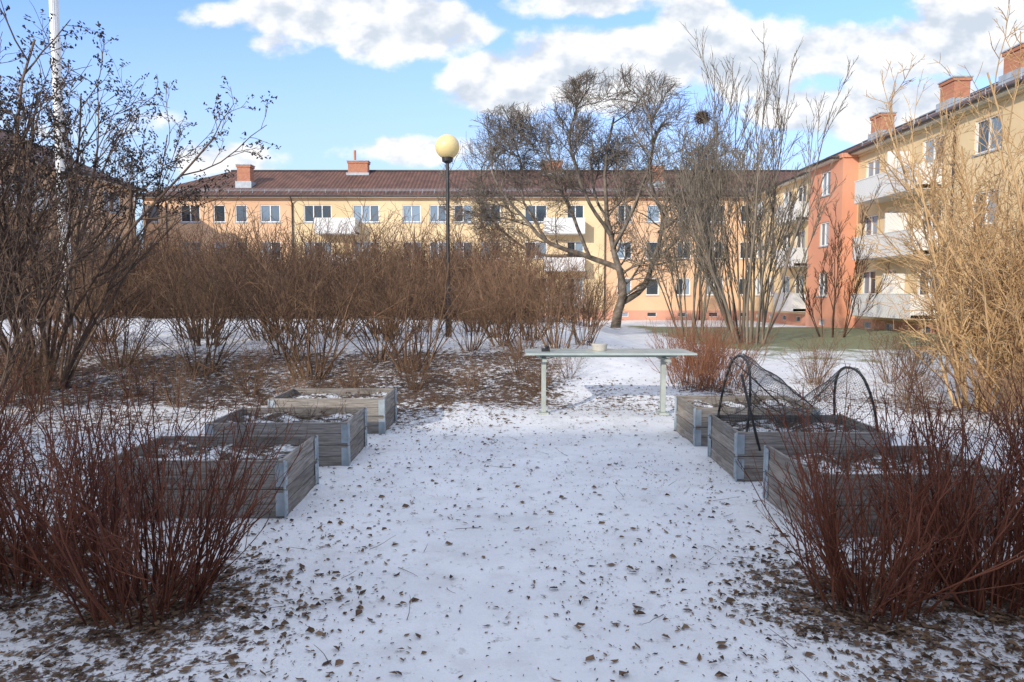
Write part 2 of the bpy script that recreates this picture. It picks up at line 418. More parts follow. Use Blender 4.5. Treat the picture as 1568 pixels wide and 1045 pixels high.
Pc=[dict(k=12,t0=0.28,ang=(40,75),abs=True,len=2.4,r=0.5,n=8,jit=0.24,trop=0.04,rmin=0.026,fall=0.2,env=env,out=.22,cen=CEN),
    dict(k=7,t0=0.15,ang=(38,72),len=0.55,r=0.55,n=6,jit=0.22,trop=0.03,rmin=0.015,env=env,out=.18,cen=CEN),
    dict(k=5,t0=0.1,ang=(32,65),len=0.60,lmin=.6,r=0.6,n=4,jit=0.18,trop=0.04,rmin=0.0105,env=env,out=.15,cen=CEN),
    dict(k=3.6,t0=0.1,ang=(25,60),len=0.65,lmin=.42,r=0.65,n=3,jit=0.10,trop=0.06,rmin=0.008,env=env,out=.15,cen=CEN)]
T=Tubes()
limb(T,[(-8,-15,0),(0,30,0),(8,60,0),(-2,100,0),(-15,160,.2),(-22,230,.3),(-8,320,.2)],0.27,0.05,P=Pc)
limb(T,[(4,40,0),(38,62,.2),(58,110,.5),(72,170,.8),(52,240,1),(70,320,1.2)],0.18,0.04,P=Pc)
limb(T,[(-2,95,0),(-50,112,-.4),(-110,132,-.7),(-150,172,-1),(-185,220,-1),(-195,275,-1)],0.15,0.03,P=Pc)
limb(T,[(-45,108,-.4),(-70,175,.2),(-98,240,.6),(-115,315,.8)],0.10,0.03,P=Pc)
limb(T,[(56,105,.5),(100,150,.3),(118,210,0),(125,270,-.3)],0.11,0.03,P=Pc)
limb(T,[(-12,145,.1),(-58,210,-.6),(-78,290,-1.2),(-55,345,-1.6)],0.10,0.03,P=Pc)
limb(T,[(-50,112,-.4),(-130,118,.2),(-190,165,.7),(-225,215,1)],0.09,0.03,P=Pc)
limb(T,[(-110,132,-.7),(-145,200,.5),(-150,260,1),(-160,300,1.2)],0.08,0.03,P=Pc)
limb(T,[(-10,120,.1),(20,190,-1),(35,260,-2),(20,330,-2.4)],0.11,0.03,P=Pc)
limb(T,[(-15,160,.2),(-35,230,1.6),(-30,320,2.6)],0.09,0.03,P=Pc)
limb(T,[(66,150,.7),(105,180,1.4),(130,240,1.8)],0.08,0.025,P=Pc)
o=bpy.data.objects.new('bare_tree',T.mesh('bare_tree',bark_tree,3)); TX,TY=4.65,30
o.location=(TX,TY,gz(TX,TY)-0.1); link(o)

# ------------------------------------------------------------ multi-stem upright tree
Pm=[dict(k=9,t0=0.22,ang=(10,32),len=0.34,r=0.5,n=7,jit=0.12,trop=0.10,rmin=0.013,fall=0.4),
    dict(k=6,t0=0.2,ang=(12,36),len=0.5,r=0.6,n=5,jit=0.14,trop=0.09,rmin=0.009),
    dict(k=3.4,t0=0.2,ang=(12,38),len=0.6,r=0.6,n=3,jit=0.12,trop=0.08,rmin=0.007)]
def multistem(name,loc,h,n,spread,mat,P,s=3,rk=1.0):
    T=Tubes()
    for i in range(n):
        a=U(0,6.28); tilt=math.radians(spread*(i+R())/n)
        d=(math.sin(tilt)*math.cos(a),math.sin(tilt)*math.sin(a),math.cos(tilt))
        L=h*U(0.55,1.0)*(1 if tilt<math.radians(spread*.6) else 0.85)
        pts,dirs=wander((0.4*math.cos(a),0.4*math.sin(a),-0.1),d,L,12,0.07,0.012)
        r=U(0.028,0.06)*h/9*rk; T.add(pts,r,r*0.25); spawn(T,pts,dirs,L,r,0,P)
    o=bpy.data.objects.new(name,T.mesh(name,mat,s)); o.location=loc; return link(o)
multistem('multi_stem_tree',(7.3,21,gz(7.3,21)),8.7,26,24,bark_grey,Pm)
multistem('multi_stem_tree',(6.3,24,gz(6.3,24)),7.8,13,22,bark_grey,Pm)
multistem('multi_stem_tree',(12.2,26,gz(12,26)),5.0,9,30,bark_far,Pm)
multistem('multi_stem_tree',(-17.5,27,gz(-17,27)),5.5,9,30,bark_left,Pm)
T=Tubes()
for i in range(420):
    th=U(0,6.28); ph=math.acos(U(-1,1)); rr=.26*R()**.4
    p=(rr*math.sin(ph)*math.cos(th),rr*math.sin(ph)*math.sin(th),rr*.8*math.cos(ph)); d=nrm((U(-1,1),U(-1,1),U(-.6,.6)))
    pts,_=wander(p,d,U(.1,.28),4,.4,0); T.add(pts,.010,.005)
o=bpy.data.objects.new('bird_nest',T.mesh('bird_nest',mat_stem('nest_twigs',(.05,.035,.028),(.16,.10,.075)),3)); o.location=(6.55,24,7.55); link(o)

# ------------------------------------------------------------ buildings
def stucco(name,c,c2): return mat_noise(name,c,c2,0.45,0.9,0.25,0.01,detail=4)
st_peach=stucco('stucco_peach',(0.65,0.41,0.245),(0.73,0.48,0.295))
st_yellow=stucco('stucco_yellow',(0.69,0.52,0.305),(0.77,0.60,0.365))
st_red=stucco('stucco_red',(0.60,0.265,0.165),(0.68,0.325,0.205))
socle=stucco('socle_render',(0.54,0.26,0.18),(0.62,0.33,0.23))
white=mat_noise('white_frame',(0.72,0.72,0.70),(0.8,0.8,0.78),2,0.5,0)
m,nt,b=new_mat('balcony_sheet'); co=coords(nt)
w=nd(nt,'ShaderNodeTexWave',bands_direction='DIAGONAL'); w.inputs['Scale'].default_value=3.2; nt.links.new(co,w.inputs[0])
nt.links.new(mixc(nt,noise(nt,co,1.2),(0.66,0.66,0.64),(0.78,0.78,0.77)),b.inputs['Base Color']); bump(nt,b,w.outputs[1],0.6,0.03); b.inputs['Roughness'].default_value=.5
white_panel=m
m,nt,b=new_mat('window_glass'); g=nd(nt,'ShaderNodeNewGeometry')
rp=g.outputs['Random Per Island']
c=mixc(nt,mrange(nt,rp,0.35,0.75),(0.03,0.045,0.06),(0.24,0.32,0.40))  # reflected sky and curtains painted in as blue-grey pane colour
nt.links.new(c,b.inputs['Base Color']); b.inputs['Roughness'].default_value=0.06; b.inputs['Specular IOR Level'].default_value=0.9
glass=m
brick_m,nt,b=new_mat('chimney_brick'); co=coords(nt)
br=nd(nt,'ShaderNodeTexBrick'); br.inputs['Scale'].default_value=4; br.inputs['Color1'].default_value=(.42,.15,.08,1); br.inputs['Color2'].default_value=(.52,.22,.12,1); br.inputs['Mortar'].default_value=(.35,.25,.2,1)
mp=nd(nt,'ShaderNodeMapping'); mp.inputs['Rotation'].default_value=(math.radians(90),0,math.radians(20)); nt.links.new(co,mp.inputs[0]); nt.links.new(mp.outputs[0],br.inputs[0])
nt.links.new(br.outputs[0],b.inputs['Base Color']); b.inputs['Roughness'].default_value=.9
def roofmat(name,dirn):
    m,nt,b=new_mat(name); co=coords(nt)
    w=nd(nt,'ShaderNodeTexWave',bands_direction=dirn); w.inputs['Scale'].default_value=1.05; w.inputs['Distortion'].default_value=0.3; nt.links.new(co,w.inputs[0])
    w2=nd(nt,'ShaderNodeTexWave',bands_direction='Z'); w2.inputs['Scale'].default_value=2.2; nt.links.new(co,w2.inputs[0])
    base=mixc(nt,mrange(nt,noise(nt,co,1.2,5),0.3,0.7),(0.10,0.048,0.036),(0.18,0.085,0.06))
    base=mixc(nt,mrange(nt,w.outputs[1],0.0,0.45,0.55,0),base,(0.03,0.017,0.014))
    nt.links.new(base,b.inputs['Base Color']); b.inputs['Roughness'].default_value=.75
    bump(nt,b,M(nt,'ADD',w.outputs[1],M(nt,'MULTIPLY',w2.outputs[1],0.4)),0.8,0.05); return m
roofX=roofmat('roof_tiles_x','X'); roofY=roofmat('roof_tiles_y','Y')
metal_dark=mat_noise('gutter_metal',(0.035,0.025,0.022),(0.06,0.045,0.04),3,0.45,0)
metal_zinc=mat_noise('zinc_flashing',(0.30,0.34,0.38),(0.42,0.46,0.50),3,0.45,0)

FL=[0.5,3.25,6.0]
EZ=8.75
def facade(name,parent,o,u,n,length,sections,wins,ground_z=-0.9,top=EZ,basement=True):
    o=Vector(o);u=Vector(u);n=Vector(n)
    def F(a,z,d): return tuple(o+u*a+n*d+Vector((0,0,z)))
    fr=MB(); gl=MB(); sill=MB()
    holes=[]
    for (uc,w,st) in wins:
        for fi,f in enumerate(FL):
            z0=f+0.85; z1=f+2.15
            if st=='door': z0=f+0.05
            holes.append((uc-w/2,uc+w/2,z0,z1,st))
        if basement: holes.append((uc-0.35,uc+0.35,-0.28,0.05,'base'))
    for (s0,s1,mat) in sections:
        wl=MB(); so=MB()
        hs=[h for h in holes if h[0]>=s0-1e-6 and h[1]<=s1+1e-6]
        cu=sorted(set([s0,s1]+[h[0] for h in hs]+[h[1] for h in hs]))
        cz=sorted(set([ground_z,0.2,top]+[h[2] for h in hs]+[h[3] for h in hs]))
        for i in range(len(cu)-1):
            for j in range(len(cz)-1):
                um=(cu[i]+cu[i+1])/2; zm=(cz[j]+cz[j+1])/2
                if any(h[0]<um<h[1] and h[2]<zm<h[3] for h in hs): continue
                (so if zm<0.2 else wl).quad(F(cu[i],cz[j],0),F(cu[i+1],cz[j],0),F(cu[i+1],cz[j+1],0),F(cu[i],cz[j+1],0))
        for (a,b_,z0,z1,st) in hs:
            dp=-0.14
            for q in ((F(a,z0,0),F(b_,z0,0),F(b_,z0,dp),F(a,z0,dp)),(F(a,z1,0),F(b_,z1,0),F(b_,z1,dp),F(a,z1,dp)),
                      (F(a,z0,0),F(a,z1,0),F(a,z1,dp),F(a,z0,dp)),(F(b_,z0,0),F(b_,z1,0),F(b_,z1,dp),F(b_,z0,dp))):
                wl.quad(*q)
        wl.obj('walls',mat,parent); 
        if so.f: so.obj('socle',socle,parent)
    for (a,b_,z0,z1,st) in holes:
        t=0.07 if st!='base' else 0.03
        fr.fbox(F,a,a+t,z0,z1,-0.14,-0.05); fr.fbox(F,b_-t,b_,z0,z1,-0.14,-0.05)
        fr.fbox(F,a+t,b_-t,z0,z0+t,-0.14,-0.05); fr.fbox(F,a+t,b_-t,z1-t,z1,-0.14,-0.05)
        w=b_-a; nm=1 if w<1.05 else (2 if w<1.7 else 3)
        for k in range(nm):
            g0=a+t+(w-2*t)*k/nm; g1=a+t+(w-2*t)*(k+1)/nm
            if k>0: fr.fbox(F,g0-0.035,g0+0.035,z0+t,z1-t,-0.135,-0.055)
            gl.quad(F(g0+0.001,z0+t,-0.11),F(g1-0.001,z0+t,-0.11),F(g1-0.001,z1-t,-0.11),F(g0+0.001,z1-t,-0.11))
        if st!='base': sill.fbox(F,a-0.05,b_+0.05,z0-0.06,z0-0.002,-0.02,0.06)
    sill2=MB(); sill2.fbox(F,sections[0][0],sections[-1][1],top-0.22,top,0.004,0.10)
    sill2.obj('cornice',sections[-1][2],parent)
    fr.obj('window_frames',white,parent); gl.obj('window_panes',glass,parent); sill.obj('window_sills',metal_zinc,parent)
    return F
def pipe(parent,F,us,top=EZ,bot=-0.5):
    mb=MB()
    for a in us:
        mb.cyl(F(a,bot,0.10),F(a,top-0.5,0.10),0.055,0.055,8); mb.cyl(F(a,top-0.5,0.10),F(a,top-0.05,0.5),0.055,0.055,8)
    mb.obj('downspouts',metal_dark,parent,True)
def balcony(mb,sl,F,u0,u1,dep,floors,h=1.0):
    for f in floors:
        sl.fbox(F,u0,u1,f-0.12,f+0.06,0.003,dep-0.03)
        mb.fbox(F,u0,u1,f-0.10,f+h,dep-0.03,dep)
        mb.fbox(F,u0,u0+0.03,f-0.10,f+h,0.003,dep-0.031); mb.fbox(F,u1-0.03,u1,f-0.10,f+h,0.003,dep-0.031)
        sl.fbox(F,u0-0.02,u1+0.02,f+h+0.002,f+h+0.045,dep-0.05,dep+0.02)

mainb=empty('apartment_building',(0,0,0))
YF=52.0; px=lambda p:(p-784)*0.0498
wl=[(240,18),(297,30),(341,18),(374,18),(418,30),(490,42),(563,40),(632,28),(672,26),(710,28),(752,30),(820,34),(880,26),(955,22),(998,20),(1045,22),(1092,28),(1140,20),(1190,26)]
X0=-27.8;X1=28
wins=[(px(a)-X0,w*0.0498,'w') for a,w in wl]
Fm=facade('main',mainb,(X0,YF,0),(1,0,0),(0,-1,0),X1-X0,[(0,px(452)-X0,st_peach),(px(452)-X0,px(925)-X0,st_yellow),(px(925)-X0,X1-X0,st_peach)],wins)
pipe(mainb,Fm,[px(452)-X0,px(925)-X0,px(262)-X0,px(1070)-X0])
bal=MB();sl=MB()
for a in (522,862): balcony(bal,sl,Fm,px(a)-X0-1.5,px(a)-X0+1.5,1.3,FL)
bal.obj('balcony_fronts',white_panel,mainb); sl.obj('balcony_slabs',white,mainb)
def hiproof(parent,x0,x1,y0,y1,along,ez=EZ,rz=11.6,hipa=0,hipb=0,ov=0.5,mat=None):
    mb=MB(); x0-=ov;x1+=ov;y0-=ov;y1+=ov
    if along=='x':
        ym=(y0+y1)/2; A=(x0+hipa,ym,rz);B=(x1-hipb,ym,rz)
        mb.quad((x0,y0,ez),(x1,y0,ez),B,A); mb.quad((x1,y1,ez),(x0,y1,ez),A,B)
        mb.tri((x0,y1,ez),(x0,y0,ez),A); mb.tri((x1,y0,ez),(x1,y1,ez),B)
    else:
        xm=(x0+x1)/2; A=(xm,y0+hipa,rz);B=(xm,y1-hipb,rz)
        mb.quad((x0,y1,ez),(x0,y0,ez),A,B); mb.quad((x1,y0,ez),(x1,y1,ez),B,A)
        mb.tri((x0,y0,ez),(x1,y0,ez),A); mb.tri((x1,y1,ez),(x0,y1,ez),B)
    mb.obj('roof_tiles',mat,parent)
    s=MB(); s.box(x0+.02,x1-.02,y0+.02,y1-.02,ez-0.10,ez-0.012); s.obj('eaves',white,parent)
    g=MB()
    for (p,q) in (((x0-.06,y0-.06,ez),(x1+.06,y0-.06,ez)),((x0-.06,y1+.06,ez),(x1+.06,y1+.06,ez)),((x0-.06,y0-.06,ez),(x0-.06,y1+.06,ez)),((x1+.06,y0-.06,ez),(x1+.06,y1+.06,ez))):
        g.cyl(p,q,0.075,0.075,8)
    if along=='x': g.cyl((x0+hipa,ym,rz+.03),(x1-hipb,ym,rz+.03),.09,.09,8)
    else: g.cyl((xm,y0+hipa,rz+.03),(xm,y1-hipb,rz+.03),.09,.09,8)
    g.obj('gutters',metal_dark,parent,True)
hiproof(mainb,X0,X1,YF,YF+11,'x',hipa=5.0,hipb=0.2,mat=roofX)
def snowguard(parent,p,q,along):
    g=MB(); p=Vector(p);q=Vector(q)
    for dz in (0.12,0.24): g.cyl(p+Vector((0,0,dz)),q+Vector((0,0,dz)),.018,.018,5)
    n=int((q-p).length/0.9)
    for i in range(n+1):
        c=p.lerp(q,i/n); g.cyl(c-Vector((0,0,.1)),c+Vector((0,0,.26)),.018,.018,5)
    g.obj('snow_guard',metal_zinc,parent)
snowguard(mainb,(X0,YF+0.15,EZ+0.34),(X1,YF+0.15,EZ+0.34),'x')
def chimney(mb,cap,x,y,z0,z1,wx,wy):
    mb.box(x-wx/2,x+wx/2,y-wy/2,y+wy/2,z0,z1); mb.box(x-wx/2-.06,x+wx/2+.06,y-wy/2-.06,y+wy/2+.06,z1+.002,z1+.16)
    cap.box(x-wx/2-.1,x+wx/2+.1,y-wy/2-.1,y+wy/2+.1,z1+.162,z1+.22)
    cap.box(x-wx/2-.12,x+wx/2+.12,y-wy/2-.12,y+wy/2+.12,z0-0.3,z0+0.42)
ch=MB();cp=MB()
chimney(ch,cp,-20.7,53.8,9.7,11.2,1.0,.8); chimney(ch,cp,-12.6,57,10.9,12.1,1.6,.8); chimney(ch,cp,3.3,57,10.9,12.1,1.6,.8); chimney(ch,cp,11.2,53.8,9.7,11.1,1.0,.8)
ch.cyl((-12.9,57,12.2),(-12.9,57,13.2),.1,.1,8)
ch.obj('chimneys',brick_m,mainb); cp.obj('chimney_flashing',metal_zinc,mainb)
w=MB(); w.box(X0+.02,X1,YF+.3,YF+10.9,-0.9,EZ-.12); w.obj('rear_volume',st_peach,mainb)

leftb=empty('apartment_building',(0,0,0))
XL=-26.5
Y0,Y1=14,48.5
wins=[];y=1.6
i=0
while y<Y1-Y0-1: wins.append((y,(1.5,0.9,1.5,1.9)[i%4],'w')); y+=(2.7,2.3,3.0,3.1)[i%4]; i+=1
Fl=facade('left',leftb,(XL,Y0,0),(0,1,0),(1,0,0),Y1-Y0,[(0,Y1-Y0,st_peach)],wins)
pipe(leftb,Fl,[12.2,24.5,33.9])
bal=MB();sl=MB(); balcony(bal,sl,Fl,21.0,24.0,1.2,FL); bal.obj('balcony_fronts',white_panel,leftb); sl.obj('balcony_slabs',white,leftb)
hiproof(leftb,XL-10.5,XL,Y0,Y1,'y',hipa=4,hipb=4.5,mat=roofY)
w=MB(); w.box(XL-10.4,XL-.3,Y0,Y1,-0.9,EZ-.12); w.obj('rear_volume',st_peach,leftb)
ch=MB();cp=MB()
for yy in (34.5,38.5): chimney(ch,cp,XL-3.2,yy,10.2,11.7,.8,1.0)
ch.obj('chimneys',brick_m,leftb); cp.obj('chimney_flashing',metal_zinc,leftb)
snowguard(leftb,(XL-.15,Y0,EZ+.34),(XL-.15,Y1,EZ+.34),'y')

rightb=empty('apartment_building',(0,0,0))
XR=18.0
Fr=facade('r1',rightb,(XR,36,0),(0,-1,0),(-1,0,0),24,[(0,24,st_yellow)],[(1.4,1.3,'w'),(3.4,0.9,'door'),(6.3,1.5,'w'),(9.7,1.5,'w'),(12.6,1.0,'w'),(15,1.5,'w'),(18,.9,'w'),(20.5,1.5,'w')])
pipe(rightb,Fr,[7.9,18.9])
bal=MB();sl=MB(); balcony(bal,sl,Fr,1.9,7.0,1.1,FL,0.95)
for f in FL: bal.fbox(Fr,4.55,4.62,f+.06,f+1.9,0.01,1.0)
Fq=facade('r2',rightb,(XR-.8,40,0),(0,-1,0),(-1,0,0),4,[(0,4,st_red)],[(2.05,1.1,'w')])
facade('r2s',rightb,(XR-.8,36,0),(1,0,0),(0,-1,0),.8,[(0,.8,st_red)],[])
Fz=facade('r3',rightb,(XR,52,0),(0,-1,0),(-1,0,0),12,[(0,12,st_yellow)],[(2,1.3,'w'),(4.5,.9,'w'),(6.8,1.4,'w'),(9,1.4,'w'),(11,1.0,'w')])
balcony(bal,sl,Fz,7.6,10.6,1.0,FL)
bal.obj('balcony_fronts',white_panel,rightb); sl.obj('balcony_slabs',white,rightb)
pipe(rightb,Fz,[11.6])
hiproof(rightb,XR,XR+11,11,36.1,'y',hipa=.2,hipb=.3,mat=roofY)
hiproof(rightb,XR-.8,XR+11.5,36.8,39.6,'y',ez=EZ-.15,rz=11.5,hipa=.2,hipb=.2,ov=.45,mat=roofY)
hiproof(rightb,XR,XR+11,40.6,51.5,'y',ez=EZ-.1,rz=11.5,hipa=.2,hipb=.2,mat=roofY)
snowguard(rightb,(XR+.15,12,EZ+.34),(XR+.15,36,EZ+.34),'y')
w=MB(); w.box(XR+.3,XR+10.9,12,52,-0.9,EZ-.27); w.obj('rear_volume',st_yellow,rightb)
ch=MB();cp=MB()
for yy in (41.7,35,30.5,24): chimney(ch,cp,XR+4.2,yy,10.7,11.95,.8,1.1)
ch.obj('chimneys',brick_m,rightb); cp.obj('chimney_flashing',metal_zinc,rightb)

# south block behind the photographer (shades the near garden)
southb=empty('apartment_building',(0,0,0))
wins=[];y=2
while y<48: wins.append((y,1.5,'w')); y+=3.1
Fs=facade('s',southb,(15,-13,0),(-1,0,0),(0,1,0),50,[(0,50,st_yellow)],wins)
hiproof(southb,-35,15,-24,-13,'x',hipa=4,hipb=4,mat=roofX)
w=MB(); w.box(-35,15,-24,-13.3,-0.9,EZ-.12); w.obj('rear_volume',st_yellow,southb)

# ------------------------------------------------------------ street lamp
lamp=empty('street_lamp',(-1.47,15.8,gz(-1.47,15.8)))
black=mat_noise('black_paint',(0.012,0.012,0.013),(0.03,0.028,0.027),5,0.45,0.1)
mb=MB(); mb.cyl((0,0,-.1),(0,0,1.1),.075,.07,16); mb.cyl((0,0,1.1),(0,0,1.16),.07,.045,16); mb.cyl((0,0,1.16),(0,0,3.98),.045,.04,16)
mb.cyl((0,0,3.95),(0,0,4.0),.04,.11,16); mb.cyl((0,0,4.0),(0,0,4.10),.12,.13,20)
mb.obj('post',black,lamp,False)
bpy.ops.mesh.primitive_uv_sphere_add(segments=40,ring_count=24,radius=.275,location=(0,0,4.33))
g=bpy.context.object; g.name='globe'; g.parent=lamp; bpy.ops.object.shade_smooth()
m,nt,b=new_mat('globe_acrylic'); co=coords(nt)
nt.links.new(mixc(nt,noise(nt,co,5),(0.80,0.62,0.26),(0.85,0.70,0.36)),b.inputs['Base Color']); b.inputs['Roughness'].default_value=.35
g.data.materials.append(m)

fp=empty('flagpole',(-11.9,18.3,gz(-11.9,18.3)))
mb=MB(); mb.cyl((0,0,-.1),(0,0,11.5),.14,.10,20); mb.obj('pole',white,fp,True)
mb=MB(); mb.cyl((0,0,-.05),(0,0,.5),.17,.17,16); mb.cyl((.1,-.14,1.2),(.02,-.12,11.4),.006,.006,5); mb.box(.05,.12,-.20,-.14,1.1,1.3); mb.obj('fittings',metal_zinc,fp)

# ------------------------------------------------------------ raised beds
m,nt,b=new_mat('weathered_wood'); co=coords(nt)
v=stretch(nt,co,(3,3,40)); nn=noise(nt,v,1.6,5,0.65); n2=noise(nt,co,2.5,3)
g=nd(nt,'ShaderNodeNewGeometry')
c=mixc(nt,mrange(nt,nn,0.3,0.7),(0.13,0.117,0.103),(0.33,0.305,0.275))
c=mixc(nt,mrange(nt,n2,0.45,0.75,0,0.5),c,(0.23,0.185,0.14))
h=nd(nt,'ShaderNodeHueSaturation'); nt.links.new(M(nt,'MULTIPLY_ADD',g.outputs['Random Per Island'],.6,.65),h.inputs['Value']); nt.links.new(c,h.inputs['Color'])
nt.links.new(h.outputs[0],b.inputs['Base Color']); b.inputs['Roughness'].default_value=.85; bump(nt,b,nn,0.5,0.006)
wood=m
galv=mat_noise('galvanised_steel',(0.28,0.34,0.38),(0.44,0.50,0.55),9,0.45,0.1,metal=0.4)
m,nt,b=new_mat('bed_soil'); co=coords(nt)
f=mrange(nt,M(nt,'ADD',noise(nt,co,5,4,.7),M(nt,'MULTIPLY',noise(nt,co,30,3),.4)),0.56,0.76)
nt.links.new(mixc(nt,f,(0.74,0.76,0.78),(0.06,0.042,0.03)),b.inputs['Base Color']); b.inputs['Roughness'].default_value=.9; bump(nt,b,noise(nt,co,20,4),.8,.02)
bedsoil=m
Pd=[dict(k=2,t0=.3,ang=(20,60),len=.5,r=.7,n=3,jit=.3,trop=0,rmin=.0015)]
def bed(x0,y0,rot=0,h=2,L=1.2,D=0.8,plants=10):
    e=empty('raised_garden_bed',(x0,y0,gz(x0+.6,y0+.4)-.01)); e.rotation_euler=(0,0,math.radians(rot))
    w=MB(); t=.022
    for k in range(h):
        for j in range(2):
            if j==0: z0,z1=k*.2+.003,k*.2+.1
            else: z0,z1=k*.2+.1025,k*.2+.197
            o=U(-.003,.003)
            w.box(0,L,0+o,t+o,z0,z1); w.box(0,L,D-t+o,D+o,z0,z1)
            w.box(0+o,t+o,t+.004,D-t-.004,z0,z1); w.box(L-t+o,L+o,t+.004,D-t-.004,z0,z1)
    w.obj('planks',wood,e,bevel=.003)
    g=MB()
    for k in range(h):
        z0=k*.2+.02; z1=k*.2+.18
        for (cx,sx) in ((0,-1),(L,1)):
            for (cy,sy) in ((0,-1),(D,1)):
                a,b_=sorted((cx,cx-sx*.055)); c_,d_=sorted((cy+sy*.004,cy+sy*.008)); g.box(a,b_,c_,d_,z0,z1)
                a,b_=sorted((cy,cy-sy*.055)); c_,d_=sorted((cx+sx*.004,cx+sx*.008)); g.box(c_,d_,a,b_,z0,z1)
                g.cyl((cx+sx*.008,cy+sy*.008,z0-.015),(cx+sx*.008,cy+sy*.008,z1+.015),.009,.009,8)
                for zz in (z0+.03,z1-.03):
                    g.cyl((cx-sx*.035,cy+sy*.008,zz),(cx-sx*.035,cy+sy*.013,zz),.007,.007,6)
                    g.cyl((cx+sx*.008,cy-sy*.035,zz),(cx+sx*.013,cy-sy*.035,zz),.007,.007,6)
    g.obj('corner_hinges',galv,e)
    s=MB(); nx_,ny_=20,14; zz=h*.2-.07
    for j in range(ny_):
        for i in range(nx_):
            s.v.append((t+(L-2*t)*i/(nx_-1),t+(D-2*t)*j/(ny_-1),zz+.05*mnoise.noise(Vector((x0+i*.3,y0+j*.3,1)))))
    for j in range(ny_-1):
        for i in range(nx_-1): s.f.append((j*nx_+i,j*nx_+i+1,(j+1)*nx_+i+1,(j+1)*nx_+i))
    s.obj('soil',bedsoil,e,True)
    T=Tubes()
    for i in range(plants):
        p=(U(.1,L-.1),U(.1,D-.1),zz-.02); L_=U(.06,.28)
        pts,dirs=wander(p,nrm((U(-.6,.6),U(-.6,.6),1)),L_,5,.3,-.05); T.add(pts,.003,.0015); spawn(T,pts,dirs,L_,.003,0,Pd)
    if plants: link(bpy.data.objects.new('dry_stalks',T.mesh('dry_stalks',twm)),e)
    leaf_mesh('leaves',[(U(.05,L-.05),U(.05,D-.05),zz+.02) for _ in range(120)],leafm,e,.01,.03)
    return e
bed(-2.72,4.45,1,plants=26); bed(-2.62,5.80,1.5,plants=50); bed(-2.56,7.15,1,plants=24)
bed(1.80,6.62,0,plants=25); bed(1.80,5.38,-1,plants=40); bed(1.86,4.12,0,plants=28)

net=empty('net_tunnel',(1.80,5.38,gz(2.4,5.8)))
mb=MB()
def hoop(x,y0,y1,z0,hh,lean=0,n=18):
    out=[]
    for i in range(n+1):
        t=i/n; a=math.pi*(1-t)
        yy=(y0+y1)/2+ (y1-y0)/2*math.copysign(abs(math.cos(a))**.8,math.cos(a))
        zz=z0+hh*math.sin(a)**.75 if 0<t<1 else z0
        out.append((x+lean*(zz-z0),yy,zz))
    return out
hs=[hoop(.06,.02,.78,.22,.74,.12),hoop(.36,.05,.75,.24,.56,.1),hoop(.72,.05,.75,.2,.38,0),hoop(1.16,.03,.78,.2,.66,-.12)]
for h_ in (hs[0],hs[3]):
    for i in range(len(h_)-1): mb.cyl(h_[i],h_[i+1],.011,.011,8)
mb.cyl((.18,.0,.24),(.02,.0,.85),.011,.011,8); mb.cyl((.05,.4,.95),(.5,.45,.55),.006,.006,6)
mb.obj('hoops',black,net,True)
NU,NV=80,64
def netp(u,v):
    f=u*(len(hs)-1); i=min(len(hs)-2,int(f)); t=f-i; t2=t*t*(3-2*t)
    g_=v*(len(hs[0])-1); j=min(len(hs[0])-2,int(g_)); s_=g_-j
    a=lerp3(hs[i][j],hs[i][j+1],s_); b_=lerp3(hs[i+1][j],hs[i+1][j+1],s_)
    p=lerp3(a,b_,t2); k=mnoise.noise(Vector((p[0]*5,p[1]*5,p[2]*5)))*.04
    return (p[0]+k,p[1]+k,p[2]+k)
T=Tubes()
for i in range(NU+1): T.add([netp(i/NU,j/28) for j in range(29)],.0010,.0010)
for j in range(NV+1): T.add([netp(i/30,j/NV) for i in range(31)],.0010,.0010)
for q in range(8):
    v0=U(.05,.95); T.add([tuple(np.array(netp(i/24,min(1,max(0,v0+.05*math.sin(i*.5+q)))))+np.array([0,0,.006])) for i in range(25)],.0035,.0035)
link(bpy.data.objects.new('netting',T.mesh('netting',mat_noise('net_plastic',(0.02,0.02,0.021),(0.05,0.05,0.052),5,0.6,0))),net)

# ------------------------------------------------------------ garden table
tb=empty('garden_work_table',(1.16,8.35,gz(1.16,8.35)))
tabm=mat_noise('grey_glass_top',(0.36,0.43,0.41),(0.48,0.55,0.53),4,0.25,0.05)
legm=mat_noise('grey_leg_metal',(0.32,0.36,0.33),(0.44,0.48,0.44),6,0.5,0.1)
mb=MB(); mb.box(-1.0,1.02,-.36,.36,.742,.765); mb.obj('top',tabm,tb,bevel=.004)
mb=MB(); mb.box(-.86,.86,-.03,.03,.69,.739)
for x in (-.77,.70):
    mb.box(x-.028,x+.028,-.30,.30,.655,.688)
    mb.box(x-.028,x+.028,-.04,.04,.012,.653); mb.box(x-.06,x+.06,-.10,.10,-.02,.011)
mb.obj('frame_and_legs',legm,tb,bevel=.003)
tub=MB(); tub.cyl((-.08,.05,.767),(-.08,.05,.83),.085,.095,20); tub.cyl((-.08,.05,.831),(-.08,.05,.85),.10,.10,20)
tubm=mat_noise('tub_plastic',(0.45,0.42,0.36),(0.55,0.52,0.46),5,.5,0); t_=tub.obj('tub',tubm,tb)
tub=MB(); tub.box(-.80,-.70,-.1,.0,.767,.80); tub.cyl((-.75,-.05,.80),(-.72,-.05,.83),.03,.02,10); tub.obj('small_tool',black,tb)

